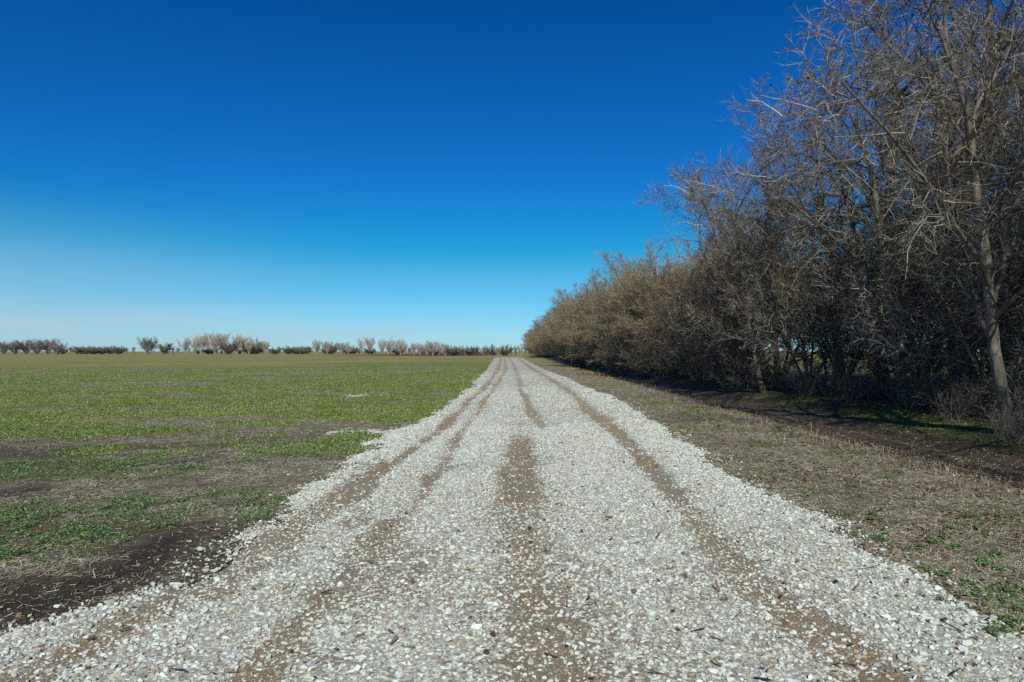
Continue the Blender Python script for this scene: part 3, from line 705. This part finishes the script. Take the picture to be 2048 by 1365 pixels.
# shrubs at the feet of the trees
for i in range(3):
    proto('shrub%d' % i, 9, 1.6, .014, .55, (6, 6, 5), t0=.15, twig=('twig', 'twig_dark', 'twig_tan')[i], bark='bark', trunk_frac=.8, lsc=(.5, .5, .5), up=(.1, .1, 0), twig_r=.0022, min_r=.003,
          sides=(4, 3, 3, 3), seg=(6, 4, 3, 2), dead=300, dead_size=.03, wander=(.15, .2, .2))
n = 0
for (x, y, H, k) in [(9.6, 11.6, 1.1, 1), (10.4, 13.6, 1.5, 1), (8.9, 12.2, .9, 0), (10.6, 15.5, 1.4, 0), (9.5, 14.8, 1.1, 1), (11.8, 14, 1.8, 2), (10.0, 17.4, 1.3, 1), (11.4, 18.6, 1.7, 0), (12.8, 19, 1.8, 1),
                     (9.9, 20, 1.0, 0), (11.0, 22, 1.5, 2), (9.7, 22.6, 1.2, 0), (10.6, 24.4, 1.8, 0), (9.3, 27, 1.9, 0), (10.2, 26.2, 1.6, 2), (12.4, 23.5, 1.9, 1), (9.3, 29.5, 2.4, 0), (9.8, 31.5, 2.8, 2), (9.4, 34, 3.0, 0), (9.9, 36.5, 3.3, 2), (9.3, 39, 3.2, 0), (13.5, 16.5, 2.0, 1), (14.5, 20, 2.2, 1), (15.5, 25, 2.4, 0)]:
    n += 1
    put_tree('shrub%d' % k, 'bare_shrub', x, y, H, rng.uniform(0, 6), '%s leafless %s at the foot of the trees, %s from the right picture edge' % (('grey', 'dark', 'tan')[k], 'shrub' if H < 2 else 'tall shrub', ordinal(n)),
             category='shrub', group='shrubs at the foot of the trees', wide=1.15)
y = 42.0; n = 0
while y < 150:
    n += 1
    put_tree('shrub%d' % (n % 3), 'bare_shrub', 8.9 + rng.normal(0, .25), y, rng.uniform(2.2, 3.4), rng.uniform(0, 6), '%s leafless shrub fringing the long thicket, %s from its near end' % (('grey', 'dark', 'tan')[n % 3], ordinal(n)),
             category='shrub', group='shrubs fringing the thicket', wide=1.25)
    y += 2.6 + .03 * (y - 42)

# ------------------------------------------------------------------ dry stalks along the edge of the earth track
def build_stalks():
    n = 900; y = np.exp(rng.uniform(math.log(7.5), math.log(42), n)); x = 6.3 + rng.normal(0, .28, n) - .15 * ss(14, 30, y) + .12 * np.sin(y * .7)
    e = 120; y[:e] = np.exp(rng.uniform(math.log(5), math.log(25), e)); x[:e] = rng.uniform(3.8, 6.3, e)
    Hh = rng.uniform(.04, .17, n) * np.where(rng.random(n) < .1, 1.5, 1)
    P = grow(on_ground(x, y), np.stack([rng.normal(0, .25, n), rng.normal(0, .25, n), np.ones(n)], -1), Hh, 3, .2)
    v, f = tube(P, taper(np.full(n, .0032) * (1 + .03 * y), 3, .6), 3)
    i = rng.integers(0, n, 1800); j = rng.integers(1, 4, 1800); m = len(i)
    v2, f2 = quads(P[i, j], rng.uniform(0, 6.283, m), rng.uniform(.02, .07, m), rng.uniform(.004, .012, m), .9, 0)
    me = make_mesh('dry_stalks', np.concatenate([v, v2]), [f, f2 + len(v)], M['stalk'])
    link('dry_stalks', me, kind='stuff', label='standing dry stalks along the edge of the earth track')
build_stalks()

# ------------------------------------------------------------------ trees on the horizon
for i in range(3):
    proto('poplar%d' % i, 5, 13, .13, .17, (9, 11, 9), ang1=(.25, .6), up=(.5, .4, .25), bark='palebark', twig='twig_pale', t0=.12, twig_r=.026, min_r=.032, trunk_frac=.85, lsc=(.5, .42, .45),
          sides=(5, 3, 3, 3), seg=(6, 4, 3, 2), wander=(.08, .1, .14))
for i in range(2):
    proto('dome%d' % i, 5, 10, .22, .42, (10, 11, 11), ang1=(.4, 1.1), bark='bark', twig='twig_far', t0=.12, twig_r=.026, min_r=.036, lsc=(.7, .5, .5), sides=(5, 3, 3, 3), seg=(6, 4, 3, 2))
    proto('darktree%d' % i, 1, 9, .22, 0, (12, 11, 11), ang1=(.5, 1.1), bark='darkbark', twig='twig_dark', t0=.3, twig_r=.028, min_r=.036, lsc=(.55, .5, .5), sides=(5, 3, 3, 3), seg=(6, 4, 3, 2))
proto('bush', 9, 5, .07, .8, (8, 9, 9), ang1=(.3, 1.1), bark='bark', twig='twig_tan', t0=.05, twig_r=.026, min_r=.032, lsc=(.6, .5, .5), sides=(4, 3, 3, 3), seg=(5, 4, 3, 2))
FAR = [  # px, top y, key, width factor, look
    (8, 684, 'dome0', 1.1, 'grey-brown domed'), (30, 682, 'dome1', 1.1, 'grey-brown domed'), (52, 681, 'dome0', 1.1, 'grey-brown domed'), (75, 681, 'dome1', 1.1, 'grey-brown domed'), (97, 680, 'dome0', 1.1, 'grey-brown domed'), (115, 686, 'dome1', 1., 'brown domed'),
    (126, 693, 'bush', 1.0, 'low brown'), (142, 694, 'darktree0', .9, 'small dark'), (158, 694, 'bush', 1.3, 'pale low'), (173, 693, 'bush', 1.5, 'pale low'), (188, 693, 'bush', 1.5, 'grey low'), (204, 695, 'bush', 1.6, 'yellowish low'), (222, 696, 'bush', 1.6, 'yellowish low'), (238, 696, 'bush', 1.3, 'brown low'),
    (254, 695, 'darktree1', 1., 'small dark'), (268, 695, 'darktree0', .8, 'tiny dark'), (298, 675, 'dome1', .95, 'broad dark round-headed'), (330, 690, 'bush', .8, 'small brown'), (346, 694, 'darktree0', 1.1, 'low dark'),
    (370, 678, 'poplar0', 1.0, 'pale slender'), (391, 673, 'poplar1', .9, 'tall pale'), (402, 671, 'poplar2', .9, 'tall pale'), (415, 671, 'poplar0', .9, 'tall pale'), (430, 668, 'poplar1', .95, 'tallest pale'), (443, 670, 'poplar2', .9, 'tall pale'),
    (457, 684, 'bush', 1., 'low grey'), (474, 673, 'poplar0', .95, 'tall pale'), (485, 674, 'poplar2', .95, 'tall pale'), (499, 680, 'poplar1', 1.1, 'round pale'), (512, 684, 'bush', 1.2, 'reddish round'), (531, 684, 'poplar2', .8, 'thin pale'),
    (545, 695, 'darktree1', 1., 'small dark'), (558, 694, 'darktree0', 1.3, 'low dark'), (577, 695, 'bush', 1.3, 'pale low'), (592, 695, 'bush', 1.3, 'pale low'), (606, 693, 'bush', 1.2, 'pale grey'), (620, 698, 'darktree1', 1.2, 'tiny dark'),
    (635, 682, 'poplar0', 1.0, 'pale upright'), (655, 685, 'poplar1', 1.1, 'pale upright'), (663, 690, 'bush', 1., 'grey low'), (683, 686, 'poplar2', 1.15, 'pale rounded'), (697, 687, 'poplar0', 1.15, 'grey rounded'), (708, 694, 'bush', .8, 'brown low'),
    (722, 677, 'poplar1', .6, 'thin tall pale'), (740, 677, 'poplar2', .85, 'tall pale'), (765, 681, 'poplar0', .8, 'pale upright'), (777, 678, 'poplar1', .85, 'tall pale'), (790, 679, 'poplar2', .85, 'tall pale'), (801, 681, 'poplar0', .8, 'pale upright'), (810, 684, 'poplar1', .8, 'grey upright'),
    (828, 687, 'poplar2', 1.1, 'pale rounded'), (840, 687, 'poplar0', 1.1, 'pale rounded'), (853, 685, 'poplar1', 1., 'pale upright'), (866, 684, 'poplar2', 1.1, 'pale rounded'), (878, 685, 'poplar0', 1.1, 'pale rounded'), (891, 687, 'poplar1', 1., 'pale rounded'), (903, 694, 'bush', 1.1, 'pale low'),
    (915, 692, 'poplar2', 1.1, 'pale low'), (926, 694, 'darktree0', 1., 'dark'), (935, 693, 'darktree1', 1., 'dark'), (944, 694, 'darktree0', 1., 'dark'), (954, 692, 'darktree1', .95, 'dark upright'), (966, 692, 'poplar0', 1., 'grey'), (975, 693, 'darktree1', 1., 'grey-brown'), (985, 690, 'darktree0', 1., 'tall dark'), (996, 694, 'poplar1', 1., 'grey'),
    (1004, 692, 'darktree1', .9, 'dark upright'), (1014, 690, 'darktree0', .9, 'blackish'), (1022, 692, 'darktree1', .9, 'blackish'), (1031, 694, 'darktree0', .9, 'dark'), (1041, 691, 'poplar2', .9, 'grey upright'), (1051, 690, 'darktree1', 1., 'dark brown'), (1061, 691, 'dome0', .8, 'brown'), (1071, 692, 'dome1', .8, 'brown')]
for i, (px, ty, key, wide, look) in enumerate(FAR):
    D = 430 + 8 * ((i * 7) % 5); x = pxy(px, D); z = float(height(x, D)); H = (703 - ty) * D / 1365 + CAM_H - z; wide = wide * rng.uniform(1.05, 1.35) * (1.3 if 'poplar' in key else 1); H = H * (rng.uniform(.75, 1.25) if 'bush' in key else rng.uniform(.93, 1.04))
    put_tree(key, 'distant_tree' if key != 'bush' else 'distant_shrub', x, D, H * 1.12, rng.uniform(0, 6), '%s %s on the horizon, %s from the left' % (look, 'tree' if key != 'bush' else 'bush', ordinal(i + 1)),
             category='tree' if key != 'bush' else 'bush', group='trees on the horizon', wide=wide)
for k in range(34):   # further trees that close the gaps of the shelter belt
    px = 350 + k * 20.5 + rng.uniform(-9, 9); D = 480; x = pxy(px, D); z = float(height(x, D)); key = ('poplar1', 'dome0', 'darktree1', 'bush', 'poplar2', 'darktree0')[int(rng.integers(0, 6))]
    put_tree(key, 'distant_tree', x, D, rng.uniform(5.5, 11) * D / 1365 + CAM_H - z, rng.uniform(0, 6), '%s tree in the furthest line on the horizon, %s from the left' % ('pale' if 'poplar' in key else 'dark', ordinal(k + 1)), group='furthest trees on the horizon', wide=rng.uniform(1.2, 1.9))
for k in range(13):   # low scrub filling the foot of the horizon trees
    px = 380 + k * 52 + rng.uniform(-20, 20); D = 455; x = pxy(px, D); z = float(height(x, D))
    put_tree('bush', 'distant_shrub', x, D, (703 - 697.5) * D / 1365 + CAM_H - z + rng.uniform(-.4, .6), rng.uniform(0, 6), 'low brown scrub under the horizon trees, %s clump from the left' % ordinal(k + 1), category='bush', group='scrub under the horizon trees', wide=1.6)

# ------------------------------------------------------------------ separate weed clumps on the verge
TUFT = []
for i in range(4):
    Ps = []
    for q in range(8 + i):                                     # a clump is a few leafy rosettes
        c = rng.normal(0, .027, 2); m = rng.integers(9, 16); a = rng.uniform(0, 6.283, m); r = rng.uniform(.008, .035, m)
        Ps.append(np.stack([c[0] + np.cos(a) * r, c[1] + np.sin(a) * r, .010 + rng.uniform(.3, 1, m) * .035], -1))
    P = np.concatenate(Ps)
    v, f = leaves(P, rng.uniform(.009, .022, len(P)), .7); TUFT.append(make_mesh('weed_clump', v, f, M['green']))
for k, (cx_, cy_) in enumerate([(770, 235), (870, 205), (1010, 180), (1080, 325), (830, 380), (620, 400), (1400, 390), (1170, 505), (1080, 590), (1200, 600), (1590, 545), (1540, 600), (1360, 655), (1610, 640), (1450, 765), (1830, 690),
        (1740, 720), (1840, 760), (1530, 955), (1900, 1060), (1970, 1050), (1740, 550), (1680, 480), (1550, 800), (1890, 890), (1800, 1150), (1250, 290), (640, 160), (700, 250), (1320, 260), (530, 120), (1150, 180), (905, 240), (1950, 985), (1420, 640), (1500, 620), (1790, 745), (1230, 610), (1850, 1130)]):
    px, py = 1300 + cx_ / 2.65, 850 + cy_ / 2.65; D = CAM_H * 1365 / (py - 703); x = (px - 1024) / 1365 * D
    o = link('weed_clump', TUFT[k % 4], loc=(x, D, float(height(x, D))), rz=k * 1.7, label='small bright green weed clump growing in the straw of the right-hand verge', category='weed', group='green weed clumps on the verge')
    q = rng.uniform(.55, 1.05) * (1 + .03 * D); o.scale = (q, q, q)
